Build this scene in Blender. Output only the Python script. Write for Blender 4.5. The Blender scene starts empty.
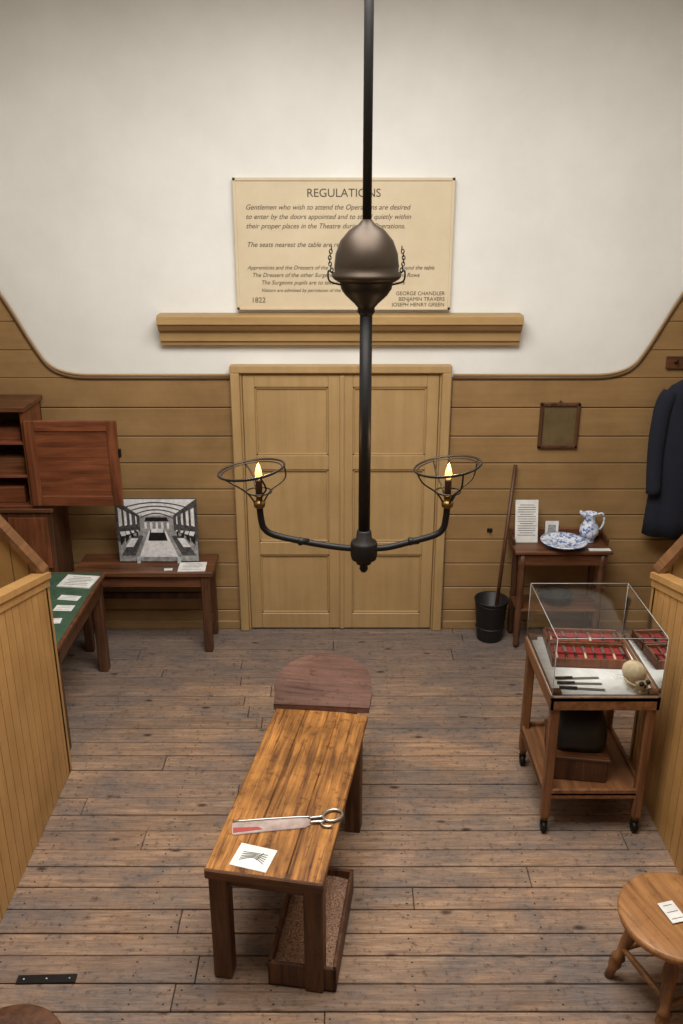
import bpy, bmesh, math, random
from mathutils import Vector, Matrix, Euler
random.seed(7)
scene=bpy.context.scene
try:
    scene.view_settings.view_transform='Standard'
    scene.view_settings.look='None'
except Exception as e: print(e)

# ---------------------------------------------------------------- materials
def lin(c):
    o=[]
    for v in c:
        v=v/255.0
        o.append(v/12.92 if v<=0.04045 else ((v+0.055)/1.055)**2.4)
    return (o[0],o[1],o[2],1.0)
def newmat(name):
    m=bpy.data.materials.new(name); m.use_nodes=True
    nt=m.node_tree; b=nt.nodes['Principled BSDF']
    return m,nt,b
def N(nt,t,**k):
    n=nt.nodes.new(t)
    for a,v in k.items(): setattr(n,a,v)
    return n
def ramp(nt,stops,interp='LINEAR'):
    r=N(nt,'ShaderNodeValToRGB'); cr=r.color_ramp; cr.interpolation=interp
    while len(cr.elements)<len(stops): cr.elements.new(0.5)
    for e,(p,c) in zip(cr.elements,stops): e.position=p; e.color=c
    return r
def mixc(nt,a,b,fac,mode='MIX'):
    m=N(nt,'ShaderNodeMix',data_type='RGBA',blend_type=mode)
    L=nt.links
    if isinstance(fac,(int,float)): m.inputs[0].default_value=fac
    else: L.new(fac,m.inputs[0])
    for s,v in ((6,a),(7,b)):
        if isinstance(v,tuple): m.inputs[s].default_value=v
        else: L.new(v,m.inputs[s])
    return m.outputs[2]
def mapped(nt,scale,src='Object'):
    tc=N(nt,'ShaderNodeTexCoord'); mp=N(nt,'ShaderNodeMapping')
    mp.inputs['Scale'].default_value=scale
    nt.links.new(tc.outputs[src],mp.inputs[0]); return mp.outputs[0]
def noise(nt,vec,scale,detail=5,rough=.6,dist=0):
    n=N(nt,'ShaderNodeTexNoise'); n.inputs['Scale'].default_value=scale
    n.inputs['Detail'].default_value=detail; n.inputs['Roughness'].default_value=rough
    n.inputs['Distortion'].default_value=dist
    nt.links.new(vec,n.inputs['Vector']); return n.outputs['Fac']
def bump(nt,b,h,strength=.3,dist=.01):
    n=N(nt,'ShaderNodeBump'); n.inputs['Strength'].default_value=strength; n.inputs['Distance'].default_value=dist
    nt.links.new(h,n.inputs['Height']); nt.links.new(n.outputs[0],b.inputs['Normal'])
def paint(name,c,c2=None,rough=.55,sc=3,bs=.15,spec=.4,streak=None):
    m,nt,b=newmat(name); v=mapped(nt,(1,1,1))
    c2=c2 or tuple(int(x*.85) for x in c)
    n1=noise(nt,v,sc,6,.65)
    r=ramp(nt,[(.3,lin(c2)),(.65,lin(c))]); nt.links.new(n1,r.inputs[0])
    out=r.outputs[0]
    if streak:
        s=[14,14,14]; s['XYZ'.index(streak)]=.8
        g=noise(nt,mapped(nt,tuple(s)),1.5,5,.6); rg=ramp(nt,[(.3,(.86,.85,.83,1)),(.6,(1.02,1.02,1.02,1))]); nt.links.new(g,rg.inputs[0])
        out=mixc(nt,out,rg.outputs[0],.8,'MULTIPLY')
    nt.links.new(out,b.inputs['Base Color']); b.inputs['Roughness'].default_value=rough
    b.inputs['Specular IOR Level'].default_value=spec
    bump(nt,b,noise(nt,v,sc*15,3),bs,.004); return m
def wood(name,c1,c2,axis='Y',rough=.5,sc=1.0,contrast=(.3,.7),bs=.35,patch=.35,spec=.4,cracks=0):
    m,nt,b=newmat(name)
    s=[16*sc,16*sc,16*sc]; s['XYZ'.index(axis)]=1.1*sc
    v=mapped(nt,tuple(s)); v2=mapped(nt,(1,1,1))
    g=noise(nt,v,1.6,8,.65,.6)
    r=ramp(nt,[(contrast[0],lin(c2)),(contrast[1],lin(c1))]); nt.links.new(g,r.inputs[0])
    p=noise(nt,v2,3.5,4); pr=ramp(nt,[(.35,(.45,.42,.4,1)),(.65,(1.1,1.1,1.1,1))]); nt.links.new(p,pr.inputs[0])
    c=mixc(nt,r.outputs[0],pr.outputs[0],patch,'MULTIPLY')
    if cracks:
        s3=[60,60,60]; s3['XYZ'.index(axis)]=1.6
        k=noise(nt,mapped(nt,tuple(s3)),1.2,4,.6); kr=ramp(nt,[(.34,(.30,.22,.16,1)),(.43,(1,1,1,1))]); nt.links.new(k,kr.inputs[0])
        c=mixc(nt,c,kr.outputs[0],cracks,'MULTIPLY')
        k2=noise(nt,v2,22,5,.75); kr2=ramp(nt,[(.33,(.4,.3,.22,1)),(.45,(1,1,1,1))]); nt.links.new(k2,kr2.inputs[0])
        c=mixc(nt,c,kr2.outputs[0],cracks,'MULTIPLY')
    nt.links.new(c,b.inputs['Base Color']); b.inputs['Roughness'].default_value=rough
    b.inputs['Specular IOR Level'].default_value=spec
    bump(nt,b,g,bs,.004); return m
def plain(name,c,rough=.5,metal=0,emit=None,es=0):
    m,nt,b=newmat(name)
    v=mapped(nt,(1,1,1)); n=noise(nt,v,12,4)
    r=ramp(nt,[(.3,lin(tuple(int(x*.88) for x in c))),(.7,lin(c))]); nt.links.new(n,r.inputs[0])
    nt.links.new(r.outputs[0],b.inputs['Base Color'])
    b.inputs['Roughness'].default_value=rough; b.inputs['Metallic'].default_value=metal
    if emit: b.inputs['Emission Color'].default_value=lin(emit); b.inputs['Emission Strength'].default_value=es
    return m
def photomat(name,lo,hi,sc=30):
    m,nt,b=newmat(name); n=noise(nt,mapped(nt,(1,1,1)),sc,6,.7,.4)
    r=ramp(nt,[(.35,lin((lo,lo,lo))),(.65,lin((hi,hi,hi)))]); nt.links.new(n,r.inputs[0])
    nt.links.new(r.outputs[0],b.inputs['Base Color']); b.inputs['Roughness'].default_value=.4; return m

M={}
M['tan']=paint('tan_paint',(172,141,95),(156,126,82),.5,2.2,streak='X')
M['tandoor']=paint('tan_door_paint',(174,144,99),(162,132,88),.45,2.5,streak='Z')
M['tanboard']=paint('tan_board_paint',(154,122,80),(130,101,64),.5,2.0,streak='X')
M['tanpart']=paint('tan_partition_paint',(180,138,84),(156,116,66),.5,2.5,streak='Z')
M['groove']=plain('groove_dark',(42,29,19),.9)
M['trim']=paint('trim_brown',(104,78,50),(84,62,38),.5)
M['plaster']=paint('white_plaster',(226,225,220),(215,214,208),.8,1.5,.2,.2)
M['ceil']=paint('ceiling_white',(215,214,210),(202,200,196),.9,1.5)
M['iron']=plain('black_iron',(27,24,23),.5,.5)
M['bronze']=plain('dark_bronze',(58,46,34),.45,.6)
M['darkw']=wood('dark_brown_wood',(104,68,45),(48,29,19),'Z',.45)
M['darkwx']=wood('dark_brown_wood_x',(122,78,50),(58,34,22),'X',.4)
M['redw']=wood('red_mahogany',(142,84,54),(80,43,26),'X',.38)
M['redwz']=wood('red_mahogany_z',(138,82,52),(78,42,25),'Z',.38)
M['railw']=wood('rail_wood',(128,88,54),(76,49,29),'Y',.45)
M['honey']=wood('honey_pine_top',(190,131,64),(98,59,29),'Y',.55,1.3,(.34,.66),.6,.8,.35,.9)
M['honeyleg']=wood('pine_leg',(112,74,46),(54,33,21),'Z',.55,cracks=.4)
M['apron']=wood('apron_wood',(112,72,42),(54,33,21),'X',.55,cracks=.4)
M['head']=wood('headboard_wood',(126,92,78),(78,53,46),'X',.5,1.0,(.3,.7),.4,.5,.4,.7)
M['trol']=wood('trolley_wood',(150,102,64),(84,52,32),'Y',.45)
M['trolz']=wood('trolley_wood_z',(144,98,62),(80,49,30),'Z',.45)
M['stool']=wood('stool_elm',(182,132,82),(118,76,42),'Y',.42,cracks=.4)
M['stoolz']=wood('stool_leg_elm',(152,106,64),(90,58,34),'Z',.45)
M['green']=paint('green_baize',(62,88,66),(44,66,50),.9,14)
M['paper']=plain('white_paper',(226,225,220),.7)
M['ink']=plain('ink_grey',(96,92,88),.8)
M['cream']=paint('cream_board',(204,189,160),(194,178,148),.6,3)
M['text']=plain('sign_lettering',(84,68,48),.7)
M['black']=plain('black_leather',(24,22,22),.45)
M['steel']=plain('steel',(176,172,166),.3,.9)
M['blade']=paint('saw_blade',(142,122,114),(186,168,160),.4,9)
M['redpaint']=plain('red_stain',(168,70,66),.5)
M['velvet']=plain('red_velvet',(140,36,34),.8)
M['bone']=paint('bone',(210,194,160),(176,152,114),.6,20)
M['navy']=plain('navy_wool',(22,26,40),.95)
M['navy2']=plain('navy_wool_lapel',(15,18,30),.95)
M['bucket']=plain('bucket_metal',(46,44,44),.5,.5)
M['brass']=plain('brass',(124,96,52),.4,.9)
M['bulb']=plain('candle_bulb',(255,210,140),.3,0,(255,178,96),2.0)
M['candle']=plain('candle_sleeve',(82,58,38),.5)
M['mirror']=paint('old_mirror',(108,92,64),(86,72,48),.25,5)
M['white']=photomat('photo_white',196,236)
M['g1']=photomat('photo_grey',110,170,40)
M['g2']=photomat('photo_dark',36,92,50)
M['g3']=photomat('photo_black',10,38,40)
m,nt,b=newmat('blue_white_china'); v=mapped(nt,(1,1,1)); n=noise(nt,v,34,3,.5,1.2)
r=ramp(nt,[(.50,lin((214,220,230))),(.58,lin((92,118,170)))]); nt.links.new(n,r.inputs[0])
nt.links.new(r.outputs[0],b.inputs['Base Color']); b.inputs['Roughness'].default_value=.18; M['china']=m
m,nt,b=newmat('sawdust'); v=mapped(nt,(1,1,1)); n=noise(nt,v,120,2,.8)
r=ramp(nt,[(.35,lin((112,76,58))),(.65,lin((206,166,138)))]); nt.links.new(n,r.inputs[0])
nt.links.new(r.outputs[0],b.inputs['Base Color']); b.inputs['Roughness'].default_value=1; bump(nt,b,n,1,.01); M['sawdust']=m
m,nt,b=newmat('clear_acrylic'); nt.nodes.remove(b)
tr=N(nt,'ShaderNodeBsdfTransparent'); tr.inputs[0].default_value=(.96,.97,.97,1)
gl=N(nt,'ShaderNodeBsdfGlossy'); gl.inputs['Roughness'].default_value=.04
fr=N(nt,'ShaderNodeFresnel'); fr.inputs[0].default_value=1.4
ms=N(nt,'ShaderNodeMixShader'); nt.links.new(fr.outputs[0],ms.inputs[0]); nt.links.new(tr.outputs[0],ms.inputs[1]); nt.links.new(gl.outputs[0],ms.inputs[2])
nt.links.new(ms.outputs[0],nt.nodes['Material Output'].inputs[0]); M['acrylic']=m
M['edge']=plain('acrylic_edge',(186,192,190),.2)
# floor boards
m,nt,b=newmat('worn_floorboards'); L=nt.links
geo=N(nt,'ShaderNodeNewGeometry'); tc=N(nt,'ShaderNodeTexCoord')
off=N(nt,'ShaderNodeVectorMath',operation='MULTIPLY_ADD')
cmb=N(nt,'ShaderNodeCombineXYZ'); 
for i in range(3): L.new(geo.outputs['Random Per Island'],cmb.inputs[i])
L.new(cmb.outputs[0],off.inputs[0]); off.inputs[1].default_value=(37,19,53); L.new(tc.outputs['Object'],off.inputs[2])
mp=N(nt,'ShaderNodeMapping'); mp.inputs['Scale'].default_value=(1.6,26,26); L.new(off.outputs[0],mp.inputs[0])
g=noise(nt,mp.outputs[0],1.5,10,.78,.8)
r1=ramp(nt,[(.28,lin((88,68,54))),(.47,lin((150,121,97))),(.72,lin((194,164,136)))]); L.new(g,r1.inputs[0])
rr=ramp(nt,[(0,(.66,.64,.64,1)),(.5,(.93,.91,.89,1)),(1,(1.12,1.05,.96,1))]); L.new(geo.outputs['Random Per Island'],rr.inputs[0])
c=mixc(nt,r1.outputs[0],rr.outputs[0],.85,'MULTIPLY')
mg=N(nt,'ShaderNodeMapping'); mg.inputs['Scale'].default_value=(1.0,1.7,1); L.new(tc.outputs['Object'],mg.inputs[0])
big=noise(nt,mg.outputs[0],1.5,9,.78,.3)
fb=ramp(nt,[(.38,(.95,.95,.95,1)),(.60,(.0,.0,.0,1))]); L.new(big,fb.inputs[0])
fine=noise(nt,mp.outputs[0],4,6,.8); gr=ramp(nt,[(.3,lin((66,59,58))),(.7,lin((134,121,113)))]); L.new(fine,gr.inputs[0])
c=mixc(nt,c,gr.outputs[0],fb.outputs[0])
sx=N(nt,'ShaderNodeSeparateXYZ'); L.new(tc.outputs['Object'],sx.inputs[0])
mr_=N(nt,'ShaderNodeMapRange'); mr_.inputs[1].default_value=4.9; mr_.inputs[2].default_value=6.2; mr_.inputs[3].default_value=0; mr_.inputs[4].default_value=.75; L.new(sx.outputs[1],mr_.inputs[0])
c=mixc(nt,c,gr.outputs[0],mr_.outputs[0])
mk=N(nt,'ShaderNodeMapping'); mk.inputs['Scale'].default_value=(3.6,7.5,1); L.new(off.outputs[0],mk.inputs[0])
vo=N(nt,'ShaderNodeTexVoronoi'); vo.inputs['Scale'].default_value=1; L.new(mk.outputs[0],vo.inputs['Vector'])
rk=ramp(nt,[(.05,(.18,.12,.09,1)),(.14,(1,1,1,1))]); L.new(vo.outputs['Distance'],rk.inputs[0])
c=mixc(nt,c,rk.outputs[0],.92,'MULTIPLY')
sp=noise(nt,tc.outputs['Object'],26,7,.8); rs=ramp(nt,[(.34,(.25,.22,.21,1)),(.46,(1,1,1,1))]); L.new(sp,rs.inputs[0])
c=mixc(nt,c,rs.outputs[0],.9,'MULTIPLY')
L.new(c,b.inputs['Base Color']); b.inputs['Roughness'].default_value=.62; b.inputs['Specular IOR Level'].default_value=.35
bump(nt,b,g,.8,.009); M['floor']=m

# ---------------------------------------------------------------- builder
def smoothpts(pts,k=6):
    P=[Vector(p) for p in pts]; out=[]
    for i in range(len(P)-1):
        p0=P[max(i-1,0)];p1=P[i];p2=P[i+1];p3=P[min(i+2,len(P)-1)]
        for j in range(k):
            t=j/k
            out.append(.5*((2*p1)+(p2-p0)*t+(2*p0-5*p1+4*p2-p3)*t*t+(3*p1-p0-3*p2+p3)*t**3))
    out.append(P[-1]); return out
class B:
    def __init__(s,name,loc=(0,0,0),rz=0):
        s.name=name; s.loc=loc; s.rz=rz; s.v=[]; s.f=[]; s.m=[]; s.s=[]; s.mats=[]
    def mi(s,k):
        if k not in s.mats: s.mats.append(k)
        return s.mats.index(k)
    def add(s,vs,fs,mat,smooth=False):
        o=len(s.v); s.v+= [tuple(v) for v in vs]; i=s.mi(mat)
        for f in fs: s.f.append([o+a for a in f]); s.m.append(i); s.s.append(smooth)
    def box(s,c,d,mat,rot=(0,0,0),bev=0.004,top=None):
        bm=bmesh.new(); bmesh.ops.create_cube(bm,size=1)
        for v in bm.verts:
            v.co=Vector((v.co.x*d[0],v.co.y*d[1],v.co.z*d[2]))
            if top and v.co.z>0: v.co.x*=top; v.co.y*=top
        bev=min(bev,min(d)*.3)
        if bev>0: bmesh.ops.bevel(bm,geom=list(bm.edges),offset=bev,segments=1,affect='EDGES')
        R=Euler(rot).to_matrix(); c=Vector(c)
        bm.verts.index_update()
        s.add([R@v.co+c for v in bm.verts],[[v.index for v in f.verts] for f in bm.faces],mat); bm.free()
    def bx(s,x0,x1,y0,y1,z0,z1,mat,bev=.004):
        s.box(((x0+x1)/2,(y0+y1)/2,(z0+z1)/2),(abs(x1-x0),abs(y1-y0),abs(z1-z0)),mat,bev=bev)
    def tube(s,pts,r,mat,n=10,closed=False,smooth=True):
        P=[Vector(p) for p in pts]; k=len(P)
        R=r if isinstance(r,(list,tuple)) else [r]*k
        vs=[];fs=[]; prev=None
        for i,p in enumerate(P):
            if closed: t=(P[(i+1)%k]-P[i-1])
            else: t=(P[min(i+1,k-1)]-P[max(i-1,0)])
            t.normalize()
            if prev is None:
                a=Vector((0,0,1)) if abs(t.z)<.9 else Vector((1,0,0))
                u=t.cross(a).normalized()
            else:
                u=(prev-t*prev.dot(t)).normalized()
            prev=u; w=t.cross(u)
            for j in range(n):
                an=2*math.pi*j/n; vs.append(p+(u*math.cos(an)+w*math.sin(an))*R[i])
        rng=k if closed else k-1
        for i in range(rng):
            a=i*n; b2=((i+1)%k)*n
            for j in range(n): fs.append([a+j,a+(j+1)%n,b2+(j+1)%n,b2+j])
        if not closed: fs.append(list(range(n))[::-1]); fs.append([(k-1)*n+j for j in range(n)])
        s.add(vs,fs,mat,smooth)
    def lathe(s,prof,mat,c=(0,0,0),n=28,sx=1,sy=1,rot=(0,0,0)):
        vs=[];fs=[];k=len(prof); R=Euler(rot).to_matrix(); c=Vector(c)
        for r,z in prof:
            for j in range(n):
                an=2*math.pi*j/n; vs.append(R@Vector((r*math.cos(an)*sx,r*math.sin(an)*sy,z))+c)
        for i in range(k-1):
            for j in range(n): fs.append([i*n+j,i*n+(j+1)%n,(i+1)*n+(j+1)%n,(i+1)*n+j])
        if prof[0][0]>1e-5: fs.append(list(range(n))[::-1])
        if prof[-1][0]>1e-5: fs.append([(k-1)*n+j for j in range(n)])
        s.add(vs,fs,mat,True)
    def prism(s,poly,a0,a1,mat,plane='XY'):
        def mk(p,a):
            return (p[0],p[1],a) if plane=='XY' else ((p[0],a,p[1]) if plane=='XZ' else (a,p[0],p[1]))
        n=len(poly); vs=[mk(p,a0) for p in poly]+[mk(p,a1) for p in poly]
        fs=[list(range(n))[::-1],[n+i for i in range(n)]]+[[i,(i+1)%n,n+(i+1)%n,n+i] for i in range(n)]
        s.add(vs,fs,mat)
    def done(s,parent=None):
        me=bpy.data.meshes.new(s.name); me.from_pydata(s.v,[],s.f)
        for k in s.mats: me.materials.append(M[k])
        for i,p in enumerate(me.polygons): p.material_index=s.m[i]; p.use_smooth=s.s[i]
        bm=bmesh.new(); bm.from_mesh(me); bmesh.ops.recalc_face_normals(bm,faces=bm.faces); bm.to_mesh(me); bm.free()
        o=bpy.data.objects.new(s.name,me); scene.collection.objects.link(o)
        o.location=s.loc; o.rotation_euler=(0,0,s.rz)
        if parent: o.parent=parent
        return o

# ---------------------------------------------------------------- room shell
XL,XR,YB,YF,ZC=-2.8,2.8,6.2,-2.4,4.62
def wall(name,x0,x1,y0,y1,z0,z1,mat):
    w=B(name); w.bx(x0,x1,y0,y1,z0,z1,mat,bev=0); return w.done()
wall('wall_back',XL-.1,XR+.1,YB+.025,YB+.15,0,ZC,'plaster')
wall('wall_left',XL-.1,XL,YF,YB+.025,0,ZC,'plaster')
wall('wall_right',XR,XR+.1,YF,YB+.025,0,ZC,'plaster')
wall('wall_front',XL-.1,XR+.1,YF-.1,YF,0,ZC,'plaster')
SX,SY0,SY1=1.2,1.9,4.4
c=B('ceiling')
c.bx(XL-.1,XR+.1,YF-.1,SY0,ZC,ZC+.1,'ceil',0); c.bx(XL-.1,XR+.1,SY1,YB+.15,ZC,ZC+.1,'ceil',0)
c.bx(XL-.1,-SX,SY0,SY1,ZC,ZC+.1,'ceil',0); c.bx(SX,XR+.1,SY0,SY1,ZC,ZC+.1,'ceil',0)
c.done()
sk=B('window_1')
for i in range(5):
    x=-SX+.03+i*(2*SX-.06)/4; sk.bx(x-.025,x+.025,SY0,SY1,ZC+.02,ZC+.09,'plaster')
for y in (SY0+.03,(SY0+SY1)/2,SY1-.03): sk.bx(-SX,SX,y-.025,y+.025,ZC+.03,ZC+.085,'plaster')
sk.done()
# floor: individual boards
fl=B('floor'); y=YF; nails=[]
while y<YB+.02:
    w=random.uniform(.115,.155); y1=min(y+w,YB+.025); x=XL+random.uniform(-1.5,0)
    while x<XR:
        ln=random.uniform(2.0,4.2); a=max(x,XL); b_=min(x+ln,XR)
        if b_>a+.02:
            dz=random.uniform(-.004,0)
            g1=random.uniform(.003,.0065)
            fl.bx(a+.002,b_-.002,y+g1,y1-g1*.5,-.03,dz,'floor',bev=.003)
            if y>1.8:
                for xx in [a+.03,b_-.03]+[k*.62-.3 for k in range(-4,5)]:
                    if a+.02<xx<b_-.02:
                        for yy in (y+w*.25,y+w*.75):
                            if yy<YB-.02: nails.append((xx+random.uniform(-.01,.01),yy,dz))
        x+=ln
    y=y1
for (xx,yy,dz) in nails:
    vs=[(xx+.005*math.cos(k*math.pi/3),yy+.005*math.sin(k*math.pi/3),dz+.0006) for k in range(6)]
    fl.add(vs,[list(range(6))],'groove')
fl.bx(XL-.1,XR+.1,YF-.1,YB+.15,-.08,-.03,'groove',0)
fl.done()

# back wall boarding with ogee corners
curve=[(-2.8,2.80),(-2.62,2.77),(-2.5,2.72),(-2.42,2.66),(-2.36,2.57),(-2.29,2.44),(-2.22,2.30),(-2.16,2.19),(-2.10,2.10),(-2.02,2.045),(-1.90,2.015),(-1.75,2.01)]
def xcut(z):
    for (xa,za),(xb,zb) in zip(curve,curve[1:]):
        if zb<=z<=za and za>zb: return xa+(xb-xa)*(za-z)/(za-zb)
    return -2.8
wb=B('wall_boarding')
rows=[0,.16,.36,.56,.76,.96,1.165,1.37,1.575,1.79,2.01]
for a,b_ in zip(rows,rows[1:]):
    for sgn in (-1,1):
        x0,x1=sorted((sgn*2.8,sgn*.795))
        wb.bx(x0,x1,YB,YB+.025,a+.003,b_-.003,'tanboard',.005)
z=2.01
while z<2.79:
    z1=min(z+.2,2.79)
    for sgn in (-1,1):
        zs=[z+.003+(z1-z-.006)*i/6 for i in range(7)]
        poly=[(-2.8,zs[0])]+[(min(xcut(q),-1.75),q) for q in zs]+[(-2.8,zs[-1])]
        poly=[(p[0]*-sgn,p[1]) for p in poly]
        wb.prism(poly,YB,YB+.025,'tanboard','XZ')
    z=z1
wb.bx(-2.8,-.795,YB+.018,YB+.0249,0,2.01,'groove',0); wb.bx(.795,2.8,YB+.018,YB+.0249,0,2.01,'groove',0)
wb.done()
t=B('trim_1')
for sgn in (-1,1):
    pts=[Vector((p.x*-sgn,p.y,p.z)) for p in smoothpts([(x,YB-.004,z) for x,z in curve],4)]
    end=Vector((.80*sgn,YB-.004,2.01))
    t.tube(pts+[end],.013,'trim',8)
    t.tube([Vector((p.x,p.y,p.z+.022)) for p in pts+[end]],.008,'tan',6)
t.done()
for nm,xa,xb in (('wall_boarding.001',XL,XL+.02),('wall_boarding.002',XR-.02,XR)):
    w=B(nm)
    zz=0
    while zz<2.7:
        w.bx(xa,xb,YF,YB,zz+.003,min(zz+.2,2.8)-.003,'tanboard',.005); zz+=.2
    w.done()
for k,(x0,x1) in enumerate(((-2.77,-.80),(.80,2.77))):
    s=B('baseboard_back'+('' if k==0 else '.001')); s.bx(x0,x1,YB-.015,YB,0,.07,'tanboard'); s.done()

# doors
f=B('door_frame')
for x in (-.762,.752): f.bx(x-.033,x+.033,YB-.05,YB+.025,0,2.05,'tandoor',.006)
f.bx(-.795,.785,YB-.05,YB+.025,2.05,2.105,'tandoor',.006)
f.bx(-.73,-.715,YB-.02,YB+.025,0,2.05,'tan'); f.bx(.705,.72,YB-.02,YB+.025,0,2.05,'tan')
f.bx(-.715,.705,YB-.02,YB+.025,2.035,2.05,'tan')
f.done()
for nm,x0,x1 in (('door_1',-.711,-.010),('door_2',-.002,.701)):
    d=B(nm); ya,yb=YB-.018,YB+.02; st=.085
    d.bx(x0,x0+st,ya,yb,.012,2.031,'tandoor'); d.bx(x1-st,x1,ya,yb,.012,2.031,'tandoor')
    zs=[(.012,.14),(.64,.745),(1.325,1.435),(1.945,2.031)]
    for a,b_ in zs: d.bx(x0+st,x1-st,ya,yb,a,b_,'tandoor')
    for (a,b_),(a2,b2) in zip(zs,zs[1:]):
        d.bx(x0+st,x1-st,ya+.022,yb,b_,a2,'tandoor',0)
        for q in ((x0+st,x0+st+.014,b_,a2),(x1-st-.014,x1-st,b_,a2),(x0+st,x1-st,b_,b_+.014),(x0+st,x1-st,a2-.014,a2)):
            d.bx(q[0],q[1],ya+.008,yb,q[2],q[3],'tan',.003)
    if nm=='door_2': d.bx(x0-.01,x0+.022,ya-.012,ya,.01,2.03,'tandoor',.005)
    d.done()

# cornice shelf above doors
s=B('cornice_shelf')
prof=[(YB+.025,2.25),(YB-.03,2.25),(YB-.035,2.275),(YB-.05,2.28),(YB-.055,2.335),(YB-.07,2.35),(YB-.09,2.36),(YB-.11,2.385),(YB-.115,2.40),(YB-.135,2.405),(YB-.135,2.455),(YB-.12,2.465),(YB+.025,2.465)]
s.prism(prof,-1.27,1.25,'tan','YZ'); s.done()

# inscription board
sg=B('inscription_board',(0.015,YB-.015,2.49))
sg.bx(-.74,.74,0,.04,0,.86,'cream',.006)
for q in ((-.74,.74,0,.02),(-.74,.74,.84,.86),(-.74,-.72,0,.86),(.72,.74,0,.86)): sg.bx(q[0],q[1],-.008,0,q[2],q[3],'cream',.003)
sgo=sg.done()
def text(par,body,x,z,size,mat='text',align='LEFT',name='lettering',shear=0):
    cu=bpy.data.curves.new(name,'FONT'); cu.body=body; cu.size=size; cu.align_x=align; cu.shear=shear; cu.extrude=.0008
    cu.materials.append(M[mat]); o=bpy.data.objects.new(name,cu); scene.collection.objects.link(o)
    o.parent=par; o.location=(x,-.0012,z); o.rotation_euler=(math.pi/2,0,0); return o
text(sgo,'REGULATIONS',0,.74,.075,align='CENTER')
for i,l in enumerate(['Gentlemen who wish to attend the Operations are desired','to enter by the doors appointed and to stand quietly within','their proper places in the Theatre during the Operations.','','The seats nearest the table are reserved for the']):
    text(sgo,l,-.66,.66-i*.06,.046,shear=.3)
for i,(l,sz) in enumerate([('Apprentices and the Dressers of the Surgeon who operates to stand round the table',.0372),('The Dressers of the other Surgeons are to occupy the three front Rows',.039),('The Surgeons pupils are to take their places in the rows above',.039),('Visitors are admitted by permission of the Surgeons',.032)]):
    text(sgo,l,-.66+(.03 if i else 0)+(.06 if i>1 else 0),.272-.05*i,sz,shear=.3)
text(sgo,'1822',-.64,.05,.05)
for i,l in enumerate(['GEORGE CHANDLER','BENJAMIN TRAVERS','JOSEPH HENRY GREEN']): text(sgo,l,.70,.10-i*.038,.036,align='RIGHT')

# ---------------------------------------------------------------- partitions
def partition(name,X,sg):
    p=B(name); y=.6
    top=lambda yy: min(1.27+.26*(4.365-yy),1.55)
    bw=.088
    while y<4.36:
        y1=min(y+bw,4.365)
        x0,x1=X,X+sg*.02
        z0,z1=top(y),top(y1)
        p.prism([(y+.003,0.0),(y1-.003,0.0),(y1-.003,z1),(y+.003,z0)],x0,x1,'tanpart','YZ')
        y=y1
    p.prism([(.6,0),(4.365,0),(4.365,1.26),(3.3,1.53),(.6,1.53)],X+sg*.02,X+sg*.045,'groove','YZ')
    for (ya,yb) in ((3.29,4.39),(.6,3.29)):
        za,zb=top(ya),top(yb)
        p.prism([(ya,za),(yb,zb),(yb,zb+.035),(ya,za+.035)],X-sg*.02,X+sg*.065,'tanpart','YZ')
        p.prism([(ya,za-.05),(yb,zb-.05),(yb,zb),(ya,za)],X-sg*.008,X,'tanpart','YZ')
    zt=lambda d: min(1.27+d*1.35,1.95)
    d=0.0
    while d<1.0:
        d1=min(d+.088,1.02)
        p.prism([(X+sg*(d+.003),0),(X+sg*(d1-.003),0),(X+sg*(d1-.003),zt(d1)),(X+sg*(d+.003),zt(d))],4.365,4.385,'tanpart','XZ')
        d=d1
    dm=(1.95-1.27)/1.35
    for a,b_ in ((0,dm),(dm,1.02)):
        p.prism([(X+sg*a,zt(a)),(X+sg*b_,zt(b_)),(X+sg*b_,zt(b_)+.05),(X+sg*a,zt(a)+.05)],4.33,4.42,'railw','XZ')
    p.bx(X-.0,X+sg*.06,4.335,4.40,0,1.30,'tanpart',.006)
    p.done()
partition('wooden_partition',-1.62,-1)
partition('wooden_partition.001',1.72,1)
for nm,x0,x1 in (('standing_tier',XL+.03,-1.70),('standing_tier.001',1.80,XR-.03)):
    p=B(nm); sg=-1 if x0<0 else 1
    p.bx(x0,x1,.7,4.25,0,.3,'tanboard',.01)
    xm=(x0+x1)/2
    a,b_=(x0,xm) if sg<0 else (xm,x1)
    p.bx(a,b_,.7,4.25,.3,.65,'tanboard',.01); p.done()

# ---------------------------------------------------------------- operating table
ot=B('operating_table',(-.325,2.85,0),math.radians(-10.1))
H=.62
xs=[-.25,-.085,.095,.255]
for a,b_ in zip(xs,xs[1:]): ot.bx(a+.0008,b_-.0008,-.0,1.24,H-.035,H,'honey',.004)
ot.bx(-.25,.255,-.008,.035,H-.05,H-.001,'apron',.005)
for x in (-.205,.205):
    for y in (.06,1.08):
        ot.box((x,y,(H-.035)/2),(.082,.078,H-.035),'honeyleg',bev=.006)
for x in (-.205,.205): ot.bx(x-.015,x+.015,.10,1.04,H-.14,H-.035,'honeyleg')
for y in (.06,1.08): ot.bx(-.17,.17,y-.018,y+.018,H-.12,H-.035,'apron')
ot.bx(-.17,.17,1.06,1.09,.14,.2,'honeyleg')
pts=[(-.262,1.235),(.258,1.235),(.266,1.36)]
for i in range(0,15):
    an=math.pi*i/14; pts.append((-.005+.268*math.cos(an)-.01*(i/14),1.395+.275*max(math.sin(an),0)**.85))
pts.append((-.272,1.36))
n=len(pts)
rot=math.radians(5)
def hp(p,z):
    x,y=p; y-=1.235
    xr=x*math.cos(rot)-y*math.sin(rot); yr=x*math.sin(rot)+y*math.cos(rot)
    return (xr,1.235+yr,z+.09*max(yr,0)/.5)
vs=[hp(p,H-.005) for p in pts]+[hp(p,H+.03) for p in pts]
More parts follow.
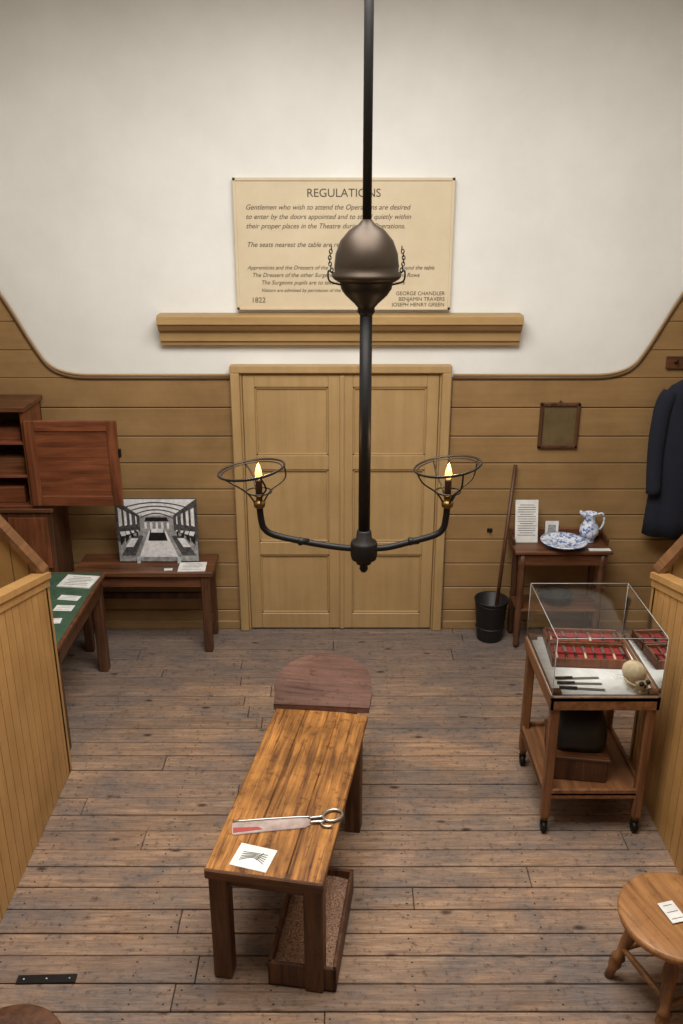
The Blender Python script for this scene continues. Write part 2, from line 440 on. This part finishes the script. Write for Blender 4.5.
ot.add(vs,[list(range(n))[::-1],[n+i for i in range(n)]]+[[i,(i+1)%n,n+(i+1)%n,n+i] for i in range(n)],'head')
ot.bx(-.2,-.15,1.2,1.5,H-.06,H-.006,'apron'); ot.bx(.13,.18,1.2,1.5,H-.06,H-.006,'apron')
ot.done()
sb=B('sawdust_box',(-.13,3.15,0),math.radians(-8))
w,l,h=.30,.60,.13
sb.bx(-w/2,w/2,-l/2,l/2,0,.015,'darkw')
for q in ((-w/2,-w/2+.018,-l/2,l/2),(w/2-.018,w/2,-l/2,l/2),(-w/2,w/2,-l/2,-l/2+.018),(-w/2,w/2,l/2-.018,l/2)): sb.bx(q[0],q[1],q[2],q[3],0,h,'honeyleg')
gx,gy=10,16; vs=[];fs=[]
for i in range(gx+1):
    for j in range(gy+1):
        vs.append((-w/2+.018+(w-.036)*i/gx,-l/2+.018+(l-.036)*j/gy,.085+random.uniform(-.012,.015)))
for i in range(gx):
    for j in range(gy):
        a=i*(gy+1)+j; fs.append([a,a+1,a+gy+2,a+gy+1])
sb.add(vs,fs,'sawdust',True); sb.done()

# amputation saw
sw=B('amputation_saw',(-.31,3.155,H+.001),math.radians(7))
poly=[(-.175,-.042),(.15,-.034),(.175,-.02),(.175,.012),(.15,.03),(-.15,.036),(-.175,.03)]
sw.prism(poly,0,.004,'blade')
sw.prism([(-.17,-.0),(-.06,-.008),(-.04,-.026),(-.17,-.034)],.0041,.0048,'redpaint')
for i in range(46):
    x=-.17+i*.007; sw.prism([(x,-.041+.008*(i/46)),(x+.007,-.041+.008*(i/46)),(x+.0035,-.048+.008*(i/46))],0.0005,.0035,'blade')
sw.tube(smoothpts([(-.17,.038,.006),(0,.036,.006),(.15,.03,.006),(.2,.015,.008)],4),.005,'steel',8)
loop=[]
for i in range(20):
    an=2*math.pi*i/20; loop.append((.275+.045*math.cos(an),.022+.037*math.sin(an)+.006*math.cos(an),.009))
sw.tube(loop,.0075,'steel',8,closed=True)
sw.tube(smoothpts([(.17,-.01,.006),(.2,-.012,.009),(.225,-.014,.009),(.24,0,.009)],4),.008,'steel',8)
sw.tube(smoothpts([(.17,.02,.006),(.2,.018,.009),(.235,.02,.009)],4),.007,'steel',8)
sw.tube(smoothpts([(.215,-.014,.009),(.23,-.045,.009),(.265,-.05,.009)],4),.006,'steel',8)
sw.done()
def card(name,loc,w,l,rz,lines=5,tilt=0,drawing=False,z=.002,mat='paper'):
    c=B(name,loc,rz)
    c.box((0,0,z/2),(w,l,z),mat,bev=.0004)
    for i in range(lines):
        yy=l*.32-i*(l*.64/max(lines-1,1)); ww=w*(.72 if i%3 else .55)
        c.box((0,yy,z+.0004),(ww,l*.028,.0006),'ink',bev=0)
    if drawing:
        for i in range(5):
            c.tube(smoothpts([(-w*.32,-l*.22+i*l*.09,z+.001),(0,-l*.02+i*l*.05,z+.001),(w*.33,-l*.2+i*l*.1,z+.001)],4),.0016,'ink',5)
        c.tube(smoothpts([(w*.1,-l*.1,z+.001),(w*.2,l*.25,z+.001)],3),.0016,'ink',5)
    return c.done()
card('instruction_card',(-.372,2.955,H+.0005),.165,.135,math.radians(-17),0,drawing=True)

# ---------------------------------------------------------------- gasolier
ch=B('gas_chandelier',(.10,3.6,0))
ch.tube([(0,0,1.72),(0,0,2.84)],.026,'iron',18)
ch.tube([(0,0,3.05),(0,0,ZC)],.018,'iron',12)
ch.lathe([(.0,1.648),(.012,1.653),(.02,1.668),(.016,1.685),(.034,1.695),(.034,1.71),(.056,1.718),(.06,1.738),(.06,1.79),(.056,1.80),(.036,1.812),(.032,1.85),(.026,1.855)],'iron')
ch.lathe([(.026,2.79),(.036,2.805),(.034,2.82),(.05,2.838),(.085,2.87),(.102,2.895),(.106,2.92),(.13,2.932)],'iron')
ch.lathe([(.13,2.932),(.139,2.942),(.139,2.955),(.128,2.962),(.129,2.985),(.124,3.03),(.105,3.08),(.07,3.12),(.035,3.14),(.018,3.16)],'bronze')
ch.lathe([(.09,ZC-.03),(.08,ZC-.012),(.04,ZC),(.0,ZC)],'iron')
for sx in (-1,1):
    for kk in range(9):
        t0=kk/9; px=sx*(.135+.012*math.sin(t0*math.pi)); pz=2.955+.012*kk
        ring=[(px-sx*.0*t0+(.006*math.cos(a) if kk%2 else 0),(0 if kk%2 else .006*math.cos(a)),pz+.009*math.sin(a)) for a in [2*math.pi*j/8 for j in range(8)]]
        ch.tube(ring,.0022,'iron',5,closed=True)
    ch.tube(smoothpts([(sx*.10,.0,2.91),(sx*.148,.0,2.925),(sx*.152,0,2.965),(sx*.135,0,2.955)],5),.004,'iron',6)
    ex=-.455 if sx<0 else .36
    cz=2.115 if sx<0 else 2.13
    arm=smoothpts([(0,0,1.765),(sx*.10,0,1.770),(ex*.55,0,1.795),(ex*.86,0,1.828),(ex*.97,0,1.86),(ex,0,1.91),(ex*1.01,0,1.97)],5)
    ch.tube(arm,.0145,'iron',12)
    ch.lathe([(.016,-.02),(.02,-.01),(.016,.0),(.012,.03)],'iron',(ex*.6,0,1.80),16,rot=(0,math.pi/2,0))
    ex*=1.01
    ch.lathe([(.012,1.955),(.024,1.965),(.027,1.985),(.02,1.99),(.014,1.995),(.014,2.01),(.022,2.015),(.022,2.02)],'brass',(ex,0,0),18)
    ch.lathe([(.015,2.02),(.015,2.085),(.017,2.088),(.01,2.092)],'candle',(ex,0,0),14)
    ch.lathe([(.009,2.09),(.014,2.10),(.016,2.115),(.012,2.135),(.006,2.155),(.0,2.165)],'bulb',(ex,0,0),14)
    rc=(ex-.03 if sx<0 else ex-.005,0,cz+.02); R=.143
    ch.tube([(rc[0]+R*math.cos(2*math.pi*i/36),R*math.sin(2*math.pi*i/36),rc[2]+.02*math.cos(2*math.pi*i/36)) for i in range(36)],.005,'iron',6,closed=True)
    ch.tube([(rc[0]+R*.92*math.cos(2*math.pi*i/36),R*.92*math.sin(2*math.pi*i/36),rc[2]-.008+.018*math.cos(2*math.pi*i/36)) for i in range(36)],.003,'iron',6,closed=True)
    ch.tube([(ex+.055*math.cos(2*math.pi*i/20),.055*math.sin(2*math.pi*i/20),2.035) for i in range(20)],.0035,'iron',6,closed=True)
    for k in range(4):
        an=math.pi/4*(2*k)+.35
        cs,sn=math.cos(an),math.sin(an)
        ch.tube(smoothpts([(rc[0]+R*cs,R*sn,rc[2]+.02*cs),(ex+.12*cs,.12*sn,2.085),(ex+.055*cs,.055*sn,2.035),(ex+.02*cs,.02*sn,1.985)],5),.004,'iron',6)
ch.done()

# ---------------------------------------------------------------- trolley with display case
X0,X1,Y0,Y1,ZT=1.06,1.62,3.82,4.48,.86
tr=B('wooden_trolley',(0,0,0))
for x in (X0+.035,X1-.035):
    for y in (Y0+.035,Y1-.035):
        tr.box((x,y,.49),(.048,.048,.78),'trolz',bev=.005)
        tr.lathe([(.012,.07),(.02,.085),(.02,.10)],'brass',(x,y,0),12)
        tr.tube([(x-.013,y,.032),(x+.013,y,.032)],.032,'iron',16)
        tr.box((x,y,.06),(.04,.02,.03),'iron')
tr.bx(X0,X1,Y0,Y1,ZT-.03,ZT-.003,'trol'); 
for q in ((X0,X1,Y0,Y0+.022),(X0,X1,Y1-.022,Y1),(X0,X0+.022,Y0,Y1),(X1-.022,X1,Y0,Y1)): tr.bx(q[0],q[1],q[2],q[3],ZT-.08,ZT,'trol',.004)
tr.bx(X0+.012,X1-.012,Y0+.012,Y1-.012,.245,.265,'trol')
for q in ((X0+.012,X1-.012,Y0+.012,Y0+.03),(X0+.012,X1-.012,Y1-.03,Y1-.012),(X0+.012,X0+.03,Y0+.012,Y1-.012),(X1-.03,X1-.012,Y0+.012,Y1-.012)): tr.bx(q[0],q[1],q[2],q[3],.225,.285,'trol',.004)
tr.bx(X0+.024,X1-.024,Y0+.024,Y1-.024,ZT-.004,ZT+.0008,'paper',0)
tr.done()
ca=B('acrylic_display_case')
zc=1.19; x0,x1,y0,y1=X0+.008,X1-.004,Y0+.006,Y1-.006
def quad(b,p,mat): b.add(p,[[0,1,2,3]],mat)
zb=ZT+.002
quad(ca,[(x0,y0,zc),(x1,y0,zc),(x1,y1,zc),(x0,y1,zc)],'acrylic')
quad(ca,[(x0,y0,zb),(x1,y0,zb),(x1,y0,zc),(x0,y0,zc)],'acrylic')
quad(ca,[(x0,y1,zb),(x1,y1,zb),(x1,y1,zc),(x0,y1,zc)],'acrylic')
quad(ca,[(x0,y0,zb),(x0,y1,zb),(x0,y1,zc),(x0,y0,zc)],'acrylic')
quad(ca,[(x1,y0,zb),(x1,y1,zb),(x1,y1,zc),(x1,y0,zc)],'acrylic')
e=.0016
for a,b_ in (((x0,y0),(x1,y0)),((x1,y0),(x1,y1)),((x1,y1),(x0,y1)),((x0,y1),(x0,y0))):
    ca.tube([(a[0],a[1],zc),(b_[0],b_[1],zc)],e,'edge',6); ca.tube([(a[0],a[1],zb),(b_[0],b_[1],zb)],e,'edge',6)
    ca.tube([(a[0],a[1],zb),(a[0],a[1],zc)],e,'edge',6)
ca.done()
zt=ZT+.0012
ib=B('surgical_instrument_box',(1.36,4.25,zt),math.radians(-4))
def tray(x0,x1,y0,y1,n,rz=0):
    ib.bx(x0,x1,y0,y1,0,.012,'redw')
    for q in ((x0,x1,y0,y0+.012),(x0,x1,y1-.012,y1),(x0,x0+.012,y0,y1),(x1-.012,x1,y0,y1)): ib.bx(q[0],q[1],q[2],q[3],0,.055,'redwz',.002)
    ib.bx(x0+.012,x1-.012,y0+.012,y1-.012,.012,.032,'velvet')
    ib.bx(x0+.012,x1-.012,(y0+y1)/2-.006,(y0+y1)/2+.004,.03,.046,'velvet')
    for i in range(n):
        x=x0+.03+i*(x1-x0-.06)/(n-1); L_=(y1-y0)
        ib.tube([(x,y0+.025,.042),(x+.004,y0+L_*.45,.042)],.007,'black' if i%3 else 'bone',8)
        ib.box((x+.006,y0+L_*.68,.040),(.010+.006*(i%2),L_*.42,.004),'steel',rot=(0,0,random.uniform(-.08,.08)))
tray(-.22,.20,-.15,.04,8); tray(-.22,.20,.05,.205,6)
ib.done()
card('specimen_label',(1.47,4.02,zt+.0005),.075,.05,.1,3)
ins=B('surgical_knives',(1.20,3.95,zt))
for i in range(3):
    yy=-.05+i*.045; a=-.1+.07*i
    ins.tube([(-.08,yy,.009),(.01,yy+a*.09,.009)],.008,'black',8)
    ins.box((.08,yy+a*.14,.006),(.14,.014,.003),'steel',rot=(0,0,a))
ins.done()
sk=B('human_skull_model',(1.51,3.91,zt),math.radians(25))
sk.lathe([(0,-.06),(.03,-.055),(.052,-.03),(.06,0),(.055,.028),(.035,.05),(0,.06)],'bone',(0,.015,.082),20,.9,1.15)
sk.box((0,-.045,.045),(.07,.05,.055),'bone',bev=.014); sk.box((0,-.05,.014),(.06,.05,.022),'bone',bev=.008)
for sx in (-1,1): sk.lathe([(0,-.014),(.012,-.008),(.014,0),(.012,.008),(0,.014)],'black',(sx*.021,-.066,.062),12)
sk.box((0,-.07,.042),(.012,.008,.018),'black'); sk.box((0,-.0765,.024),(.045,.003,.003),'black',bev=0)
for sx in (-1,1): sk.tube(smoothpts([(sx*.04,-.05,.045),(sx*.056,-.01,.05),(sx*.052,.02,.055)],4),.006,'bone',8)
sk.done()
bg=B('leather_bag',(1.30,4.10,.266),math.radians(-8))
bg.box((0,0,.07),(.30,.34,.14),'darkw',bev=.006); bg.box((0,0,.145),(.32,.36,.015),'darkwx',bev=.004)
vs=[];fs=[]
prof=[(.155,.13,.155),(.165,.14,.19),(.165,.135,.25),(.155,.10,.31),(.14,.05,.35),(.13,.02,.365)]
for (a,b_,z_) in prof:
    for j in range(20):
        an=2*math.pi*j/20; cx=abs(math.cos(an))**.45*math.copysign(1,math.cos(an)); sy=abs(math.sin(an))**.45*math.copysign(1,math.sin(an))
        vs.append((a*.9*cx,b_*sy,z_))
for i in range(len(prof)-1):
    for j in range(20): fs.append([i*20+j,i*20+(j+1)%20,(i+1)*20+(j+1)%20,(i+1)*20+j])
fs.append([len(vs)-20+j for j in range(20)]); fs.append(list(range(20))[::-1])
bg.add(vs,fs,'black',True)
bg.tube(smoothpts([(-.06,0,.365),(-.05,0,.41),(.05,0,.41),(.06,0,.365)],5),.009,'black',8)
bg.box((0,0,.368),(.24,.025,.012),'brass')
bg.done()

# ---------------------------------------------------------------- left side furniture
bn=B('side_table')
zt_=.66; xa,xb,ya,yb=-1.96,-.94,5.80,6.16
bn.bx(xa,xb,ya,yb,zt_-.035,zt_,'darkwx'); bn.bx(xa+.04,xb-.04,ya+.03,ya+.05,zt_-.13,zt_-.035,'darkwx')
bn.bx(xb-.07,xb-.05,ya+.06,yb-.03,zt_-.13,zt_-.035,'darkwx')
for x in (xa+.06,xb-.06):
    for y in (ya+.045,yb-.035): bn.box((x,y,(zt_-.03)/2),(.06,.06,zt_-.03),'darkw',bev=.005)
bn.bx(xb-.075,xb-.045,ya+.05,yb-.05,.15,.19,'darkw'); bn.bx(xa+.08,xb-.08,yb-.05,yb-.02,.3,.35,'darkw'); bn.done()
ph=B('ward_photograph',(-1.36,6.0,zt_+.0045))
W,Hh=.60,.50
ph.bx(-W/2,W/2,-.006,.006,0,Hh,'g2',.001)
def pp(poly,mat,k): ph.prism([(p[0]*1.03,p[1]) for p in poly],-.006-.0006*k,-.0055-.0006*k,mat,'XZ')
pp([(-.285,.495),(.285,.495),(.285,.005),(-.285,.005)],'g1',0)
pp([(-.285,.495),(.285,.495),(.12,.37),(-.12,.37)],'white',1)
pp([(-.285,.495),(-.285,.16),(-.12,.25),(-.12,.37)],'g2',1); pp([(.285,.495),(.285,.16),(.12,.25),(.12,.37)],'g2',1)
pp([(-.285,.16),(-.12,.25),(.12,.25),(.285,.16),(.285,.005),(-.285,.005)],'g1',1)
for i in range(4):
    a=.27-i*.04
    for sx in (-1,1):
        w_=.024-.005*i; pp([(sx*a,.43-i*.02),(sx*(a-w_),.415-i*.02),(sx*(a-w_),.29+i*.005),(sx*a,.28+i*.006)],'white',2)
        pp([(sx*a,.22+i*.008),(sx*(a-w_*1.4),.235+i*.006),(sx*(a-w_*1.3),.17+i*.015),(sx*a,.13+i*.022)],'g3',2)
        pp([(sx*a,.24+i*.004),(sx*(a-w_*1.5),.245+i*.004),(sx*(a-w_*1.9),.215+i*.01),(sx*(a-.012),.205+i*.012)],'white',3)
for i in range(4):
    zz=.475-i*.028; hw=.24-i*.038; pts=[( -hw+2*hw*j/10, zz-.045*(abs(j-5)/5)**2) for j in range(11)]
    pp(pts+[(p[0],p[1]-.009) for p in pts[::-1]],'g2',3)
pp([(-.12,.37),(.12,.37),(.12,.25),(-.12,.25)],'g1',2)
pp([(-.075,.355),(.075,.355),(.085,.325),(-.085,.325)],'g3',4)
for x in (-.08,-.04,0,.04,.08): pp([(x-.008,.315),(x+.008,.315),(x+.008,.265),(x-.008,.265)],'white',3)
pp([(-.06,.25),(.06,.25),(.14,.04),(-.14,.04)],'white',2); pp([(-.05,.25),(.05,.25),(.07,.17),(-.07,.17)],'g3',3)
pp([(-.04,.265),(.04,.265),(.045,.235),(-.045,.235)],'white',4)
pp([(-.18,.21),(-.10,.21),(-.17,.05),(-.27,.05)],'g2',2); pp([(.18,.21),(.10,.21),(.17,.05),(.27,.05)],'g2',2)
pp([(-.19,.19),(-.14,.19),(-.18,.12),(-.235,.12)],'white',3); pp([(.19,.19),(.14,.19),(.18,.12),(.235,.12)],'white',3)
for x in (-.15,.15):
    ph.bx(x-.012,x+.012,-.03,.05,-.004,.004,'edge',.001); ph.bx(x-.012,x+.012,-.024,-.016,-.004,.04,'edge',.001)
ph.done(); 
card('information_booklet',(-1.10,5.90,zt_+.0005),.20,.16,.05,5,z=.006)
card('paper_note',(-1.27,5.86,zt_+.0005),.06,.04,.1,2)
gt=B('green_baize_table')
xa,xb,ya,yb,zt_=-2.45,-1.66,4.52,5.62,.75
gt.bx(xa,xb,ya,yb,zt_-.03,zt_,'darkwx'); gt.bx(xa+.02,xb-.02,ya+.02,yb-.02,zt_,zt_+.003,'green',.001)
gt.bx(xb-.05,xb-.025,ya+.05,yb-.05,zt_-.15,zt_-.03,'darkw'); gt.bx(xa+.05,xb-.05,ya+.03,ya+.05,zt_-.15,zt_-.03,'darkwx')
for x in (xa+.06,xb-.06):
    for y in (ya+.06,yb-.06): gt.box((x,y,(zt_-.03)/2),(.07,.07,zt_-.03),'darkw',bev=.006)
gt.done()
card('open_book',(-1.80,5.44,.7535),.23,.19,-.12,6,z=.008)
card('paper_note.001',(-1.79,5.19,.7535),.14,.07,-.15,3)
card('paper_note.002',(-1.78,5.04,.7535),.12,.08,-.05,3)
card('paper_note.003',(-1.79,4.86,.7535),.09,.07,.1,2)
cb=B('wooden_cupboard')
xa,xb,ya,yb=-2.72,-2.17,5.80,6.17
cb.bx(xa,-2.06,ya,yb,0,1.13,'darkw',.006); cb.bx(xa-.02,-2.04,ya-.02,yb,1.13,1.16,'darkwx',.005)
for q in ((-2.68,-2.40),(-2.37,-2.09)): cb.bx(q[0],q[1],ya-.01,ya,.7,1.09,'redwz',.006)
cb.bx(xa,xa+.025,ya,yb,1.16,1.86,'redwz'); cb.bx(xb-.025,xb,ya,yb,1.16,1.86,'redwz'); cb.bx(xa,xb,yb-.02,yb,1.16,1.86,'darkw')
cb.bx(xa-.02,xb+.02,ya-.03,yb,1.86,1.895,'darkwx')
for z_ in (1.16,1.38,1.62): cb.bx(xa+.025,xb-.025,ya+.01,yb-.02,z_,z_+.02,'redw')
cb.box((-2.4,5.96,1.455),(.36,.2,.11),'darkwx'); cb.box((-2.42,5.96,1.24),(.34,.2,.12),'redw'); cb.box((-2.38,5.96,1.68),(.30,.18,.08),'redw')
dx0,dx1,dz0,dz1,yy=xb,-1.535,1.185,1.80,5.786
cb.bx(dx0,dx0+.07,yy-.012,yy+.012,dz0,dz1,'redwz'); cb.bx(dx1-.07,dx1,yy-.012,yy+.012,dz0,dz1,'redwz')
cb.bx(dx0+.07,dx1-.07,yy-.012,yy+.012,dz0,dz0+.075,'redw'); cb.bx(dx0+.07,dx1-.07,yy-.012,yy+.012,dz1-.075,dz1,'redw')
cb.bx(dx0+.07,dx1-.07,yy-.002,yy+.008,dz0+.075,dz1-.075,'redw',0)
cb.bx(dx1-.003,dx1+.015,yy-.014,yy+.01,1.54,1.60,'iron',.002)
cb.done()

# ---------------------------------------------------------------- right side: washstand
ws=B('washstand')
xa,xb,ya,yb,zt_=1.27,1.98,5.86,6.17,.80
ws.bx(xa,xb,ya,yb,zt_-.025,zt_,'darkwx'); ws.bx(xa+.03,xb-.03,ya+.02,ya+.04,zt_-.12,zt_-.025,'darkwx')
ws.bx(xa,xb,yb-.02,yb,zt_,zt_+.07,'darkwx')
for sx in (xa,xb-.018): ws.bx(sx,sx+.018,ya+.12,yb-.02,zt_,zt_+.05,'darkw')
for x in (xa+.06,xb-.06):
    for y in (ya+.04,yb-.04):
        ws.lathe([(.018,0),(.024,.03),(.02,.06),(.028,.10),(.028,.30),(.022,.32),(.03,.35),(.022,.38),(.026,.45),(.028,.62),(.022,.64),(.028,.67),(.028,zt_-.025)],'darkw',(x,y,0),12)
ws.bx(xa+.04,xb-.04,ya+.02,yb-.02,.30,.322,'darkwx'); ws.done()
bs=B('china_basin',(1.64,5.965,zt_+.001))
bs.lathe([(.0,.0),(.08,.0),(.085,.012),(.12,.03),(.15,.042),(.17,.046),(.17,.050),(.145,.048),(.115,.038),(.08,.02),(0,.016)],'china',n=36); bs.done()
jg=B('china_jug',(1.85,6.07,zt_+.001))
jg.lathe([(.0,0),(.045,0),(.045,.01),(.04,.018),(.06,.045),(.072,.08),(.066,.12),(.045,.155),(.036,.18),(.04,.205),(.05,.225),(.046,.225),(.032,.19),(0,.17)],'china',n=28)
jg.tube(smoothpts([(-.035,0,.205),(-.062,0,.222),(-.082,0,.238)],4),[.022,.021,.02,.019,.018,.016,.014,.012,.01][:9],'china',10)
jg.tube(smoothpts([(.045,0,.21),(.085,0,.22),(.105,0,.17),(.09,0,.11),(.066,0,.09)],5),.008,'china',8)
jg.done()
def standcard(name,x,y,z,w,h,lean,lines,rz=0,pic=False):
    c=B(name,(x,y,z)); c.box((0,0,h/2),(w,.004,h),'paper',bev=.0008)
    for i in range(lines): c.box((0,-.0026,h*.88-i*h*.76/lines),(w*(.78 if i%4 else .6),.0006,h*.014),'ink',bev=0)
    if pic: c.box((0,-.0026,h*.5),(w*.6,.0006,h*.55),'g1',bev=0)
    o=c.done(); o.rotation_euler=(lean,0,rz); return o
standcard('information_card',1.38,6.04,zt_+.001,.17,.32,-.25,14)
standcard('small_print_card',1.59,6.14,zt_+.001,.10,.13,-.1,0,pic=True)
card('exhibit_label',(1.89,5.90,zt_+.0005),.16,.05,0,2)
eb=B('enamel_bowl',(1.62,6.01,.322)); eb.lathe([(0,0),(.06,0),(.09,.03),(.12,.08),(.13,.085),(.115,.08),(.085,.035),(0,.01)],'bucket',n=28); eb.done()
bk=B('metal_bucket',(1.15,6.045,0))
bk.lathe([(.0,.0),(.095,.0),(.098,.01),(.125,.32),(.132,.33),(.130,.338),(.12,.333),(.09,.02),(0,.015)],'bucket',n=32)
bk.lathe([(.107,.10),(.112,.105),(.109,.115)],'bucket',n=32)
bk.tube([(.128*math.cos(a),-.128*math.sin(a)*.95,.33-.03*math.sin(a)) for a in [math.pi*i/16 for i in range(17)]],.004,'iron',6)
bk.done()
mp_=B('mop',(0,0,0))
mp_.tube([(1.17,6.01,.05),(1.285,6.165,1.37)],.014,'darkw',10)
mp_.lathe([(.0,.02),(.05,.025),(.06,.05),(.035,.12),(.018,.14)],'bone',(1.165,6.02,0),14)
mp_.done()
hk=B('wall_hook',(1.13,YB,.84)); hk.box((0,-.006,0),(.04,.012,.03),'iron'); hk.tube(smoothpts([(0,-.01,0),(0,-.04,-.005),(0,-.045,.02)],4),.005,'iron',6); hk.done()
mr=B('wall_mirror',(1.585,YB,1.66))
w,h=.29,.34
for q in ((-w/2,-w/2+.025,-h/2,h/2),(w/2-.025,w/2,-h/2,h/2),(-w/2,w/2,-h/2,-h/2+.025),(-w/2,w/2,h/2-.025,h/2)): mr.bx(q[0],q[1],-.028,0,q[2],q[3],'darkw',.005)
mr.bx(-w/2+.02,w/2-.02,-.012,0,-h/2+.02,h/2-.02,'mirror',0)
mr.tube([(-.01,-.01,h/2),(0,-.01,h/2+.02),(.01,-.01,h/2)],.003,'brass',6); mr.done()
pg=B('coat_peg_rail',(2.53,YB,2.12)); pg.box((0,-.012,0),(.44,.024,.09),'darkwx')
for x in (-.16,0,.14): pg.tube([(x,-.02,0),(x,-.06,.01),(x,-.075,.03)],.008,'iron',8)
pg.done()
ct=B('navy_coat',(2.48,6.07,0))
secs=[(2.05,.05,.04),(2.02,.08,.05),(1.98,.15,.06),(1.93,.19,.075),(1.84,.205,.085),(1.6,.20,.09),(1.3,.21,.095),(1.0,.225,.10),(.86,.23,.10)]
vs=[];fs=[];n=36
for z_,a,b_ in secs:
    for j in range(n):
        an=2*math.pi*j/n; wob=1+.10*math.sin(an*7+z_*1.5)*(2.05-z_)
        vs.append((a*math.cos(an)*(1+.03*math.sin(an*5)),b_*math.sin(an)*wob,z_))
for i in range(len(secs)-1):
    for j in range(n): fs.append([i*n+j,i*n+(j+1)%n,(i+1)*n+(j+1)%n,(i+1)*n+j])
fs.append(list(range(n))); fs.append([len(vs)-n+j for j in range(n)])
ct.add(vs,fs,'navy',True)
for sx in (-1,1):
    ct.tube(smoothpts([(sx*.16,-.01,1.94),(sx*.205,-.02,1.8),(sx*.22,-.03,1.5),(sx*.21,-.06,1.2)],5),[.05,.055,.06,.062,.062,.062,.06,.06,.06,.058,.056,.055,.054,.053,.052,.052],'navy',14)
    ct.tube(smoothpts([(sx*.03,-.05,2.04),(sx*.07,-.085,1.9),(sx*.03,-.10,1.65)],5),[.015,.02,.024,.028,.03,.03,.028,.024,.02,.014,.008],'navy2',8)
for z_ in (1.55,1.42,1.29,1.16): ct.lathe([(0,-.006),(.009,-.004),(.009,.004),(0,.006)],'iron',(.015,-.10,z_),10,rot=(math.pi/2,0,0))
ct.done()

# ---------------------------------------------------------------- stools
def stool(name,loc,rz,sm,lm,R=.235,h=.45):
    s=B(name,loc,rz)
    s.lathe([(0,h-.045),(R*.9,h-.045),(R*.98,h-.035),(R,h-.018),(R*.985,h-.004),(R*.95,h),(R*.6,h-.004),(0,h-.006)],sm,n=40)
    for k in range(4):
        an=math.pi/4+k*math.pi/2; c_,s_=math.cos(an),math.sin(an)
        P=[];Rr=[]
        for t_,r_ in ((0,.018),(.12,.02),(.2,.03),(.28,.022),(.3,.032),(.34,.02),(.55,.027),(.75,.031),(.85,.022),(.88,.03),(.92,.022),(1,.022)):
            d=R*.98-(R*.42)*t_; P.append((c_*d,s_*d,(h-.04)*t_)); Rr.append(r_)
        s.tube(P,Rr,lm,12)
    for k in range(4):
        a0=math.pi/4+k*math.pi/2; a1=a0+math.pi/2; d=R*.85
        s.tube([(math.cos(a0)*d,math.sin(a0)*d,.16+.03*(k%2)),((math.cos(a0)+math.cos(a1))/2*d,(math.sin(a0)+math.sin(a1))/2*d,.16+.03*(k%2)),(math.cos(a1)*d,math.sin(a1)*d,.16+.03*(k%2))],[.01,.015,.01],lm,10)
    return s.done()
stool('wooden_stool',(1.40,2.82,0),.35,'stool','stoolz',.245)
card('exhibit_label.001',(1.375,2.83,.4505),.07,.11,.25,3)
stool('wooden_stool.001',(-1.17,2.20,0),.2,'darkw','darkw',.20,.45)
ip=B('iron_floor_plate',(-1.30,2.90,0),.03); ip.box((0,0,.003),(.26,.045,.006),'iron')
for x in (-.1,0,.1): ip.lathe([(.006,.006),(.004,.008),(0,.009)],'steel',(x,0,0),8)
ip.done()

# ---------------------------------------------------------------- lights
def area(name,loc,sx,sy,power,col,rot=(0,0,0)):
    l=bpy.data.lights.new(name,'AREA'); l.shape='RECTANGLE'; l.size=sx; l.size_y=sy; l.energy=power; l.color=col
    o=bpy.data.objects.new(name,l); o.location=loc; o.rotation_euler=rot; scene.collection.objects.link(o); return o
area('skylight_daylight',(0,(SY0+SY1)/2,ZC+.012),2*SX-.02,SY1-SY0-.02,255,(1.0,.975,.935))
for k,x in enumerate((-.3595,.4636)):
    l=bpy.data.lights.new('candle_bulb_light','POINT'); l.energy=3.5; l.color=(1,.62,.3); l.shadow_soft_size=.03
    o=bpy.data.objects.new('candle_bulb_light',l); o.location=(x,3.6,2.20); scene.collection.objects.link(o)
w=bpy.data.worlds.new('World'); scene.world=w; w.use_nodes=True
w.node_tree.nodes['Background'].inputs[0].default_value=(.9,.95,1,1); w.node_tree.nodes['Background'].inputs[1].default_value=.6

# ---------------------------------------------------------------- camera
cam=bpy.data.cameras.new('camera'); cam.sensor_fit='VERTICAL'; cam.sensor_height=36; cam.lens=872/1024*36
co=bpy.data.objects.new('camera',cam); co.location=(0,0,3.26); co.rotation_euler=(math.radians(90-20.15),0,0)
scene.collection.objects.link(co); scene.camera=co
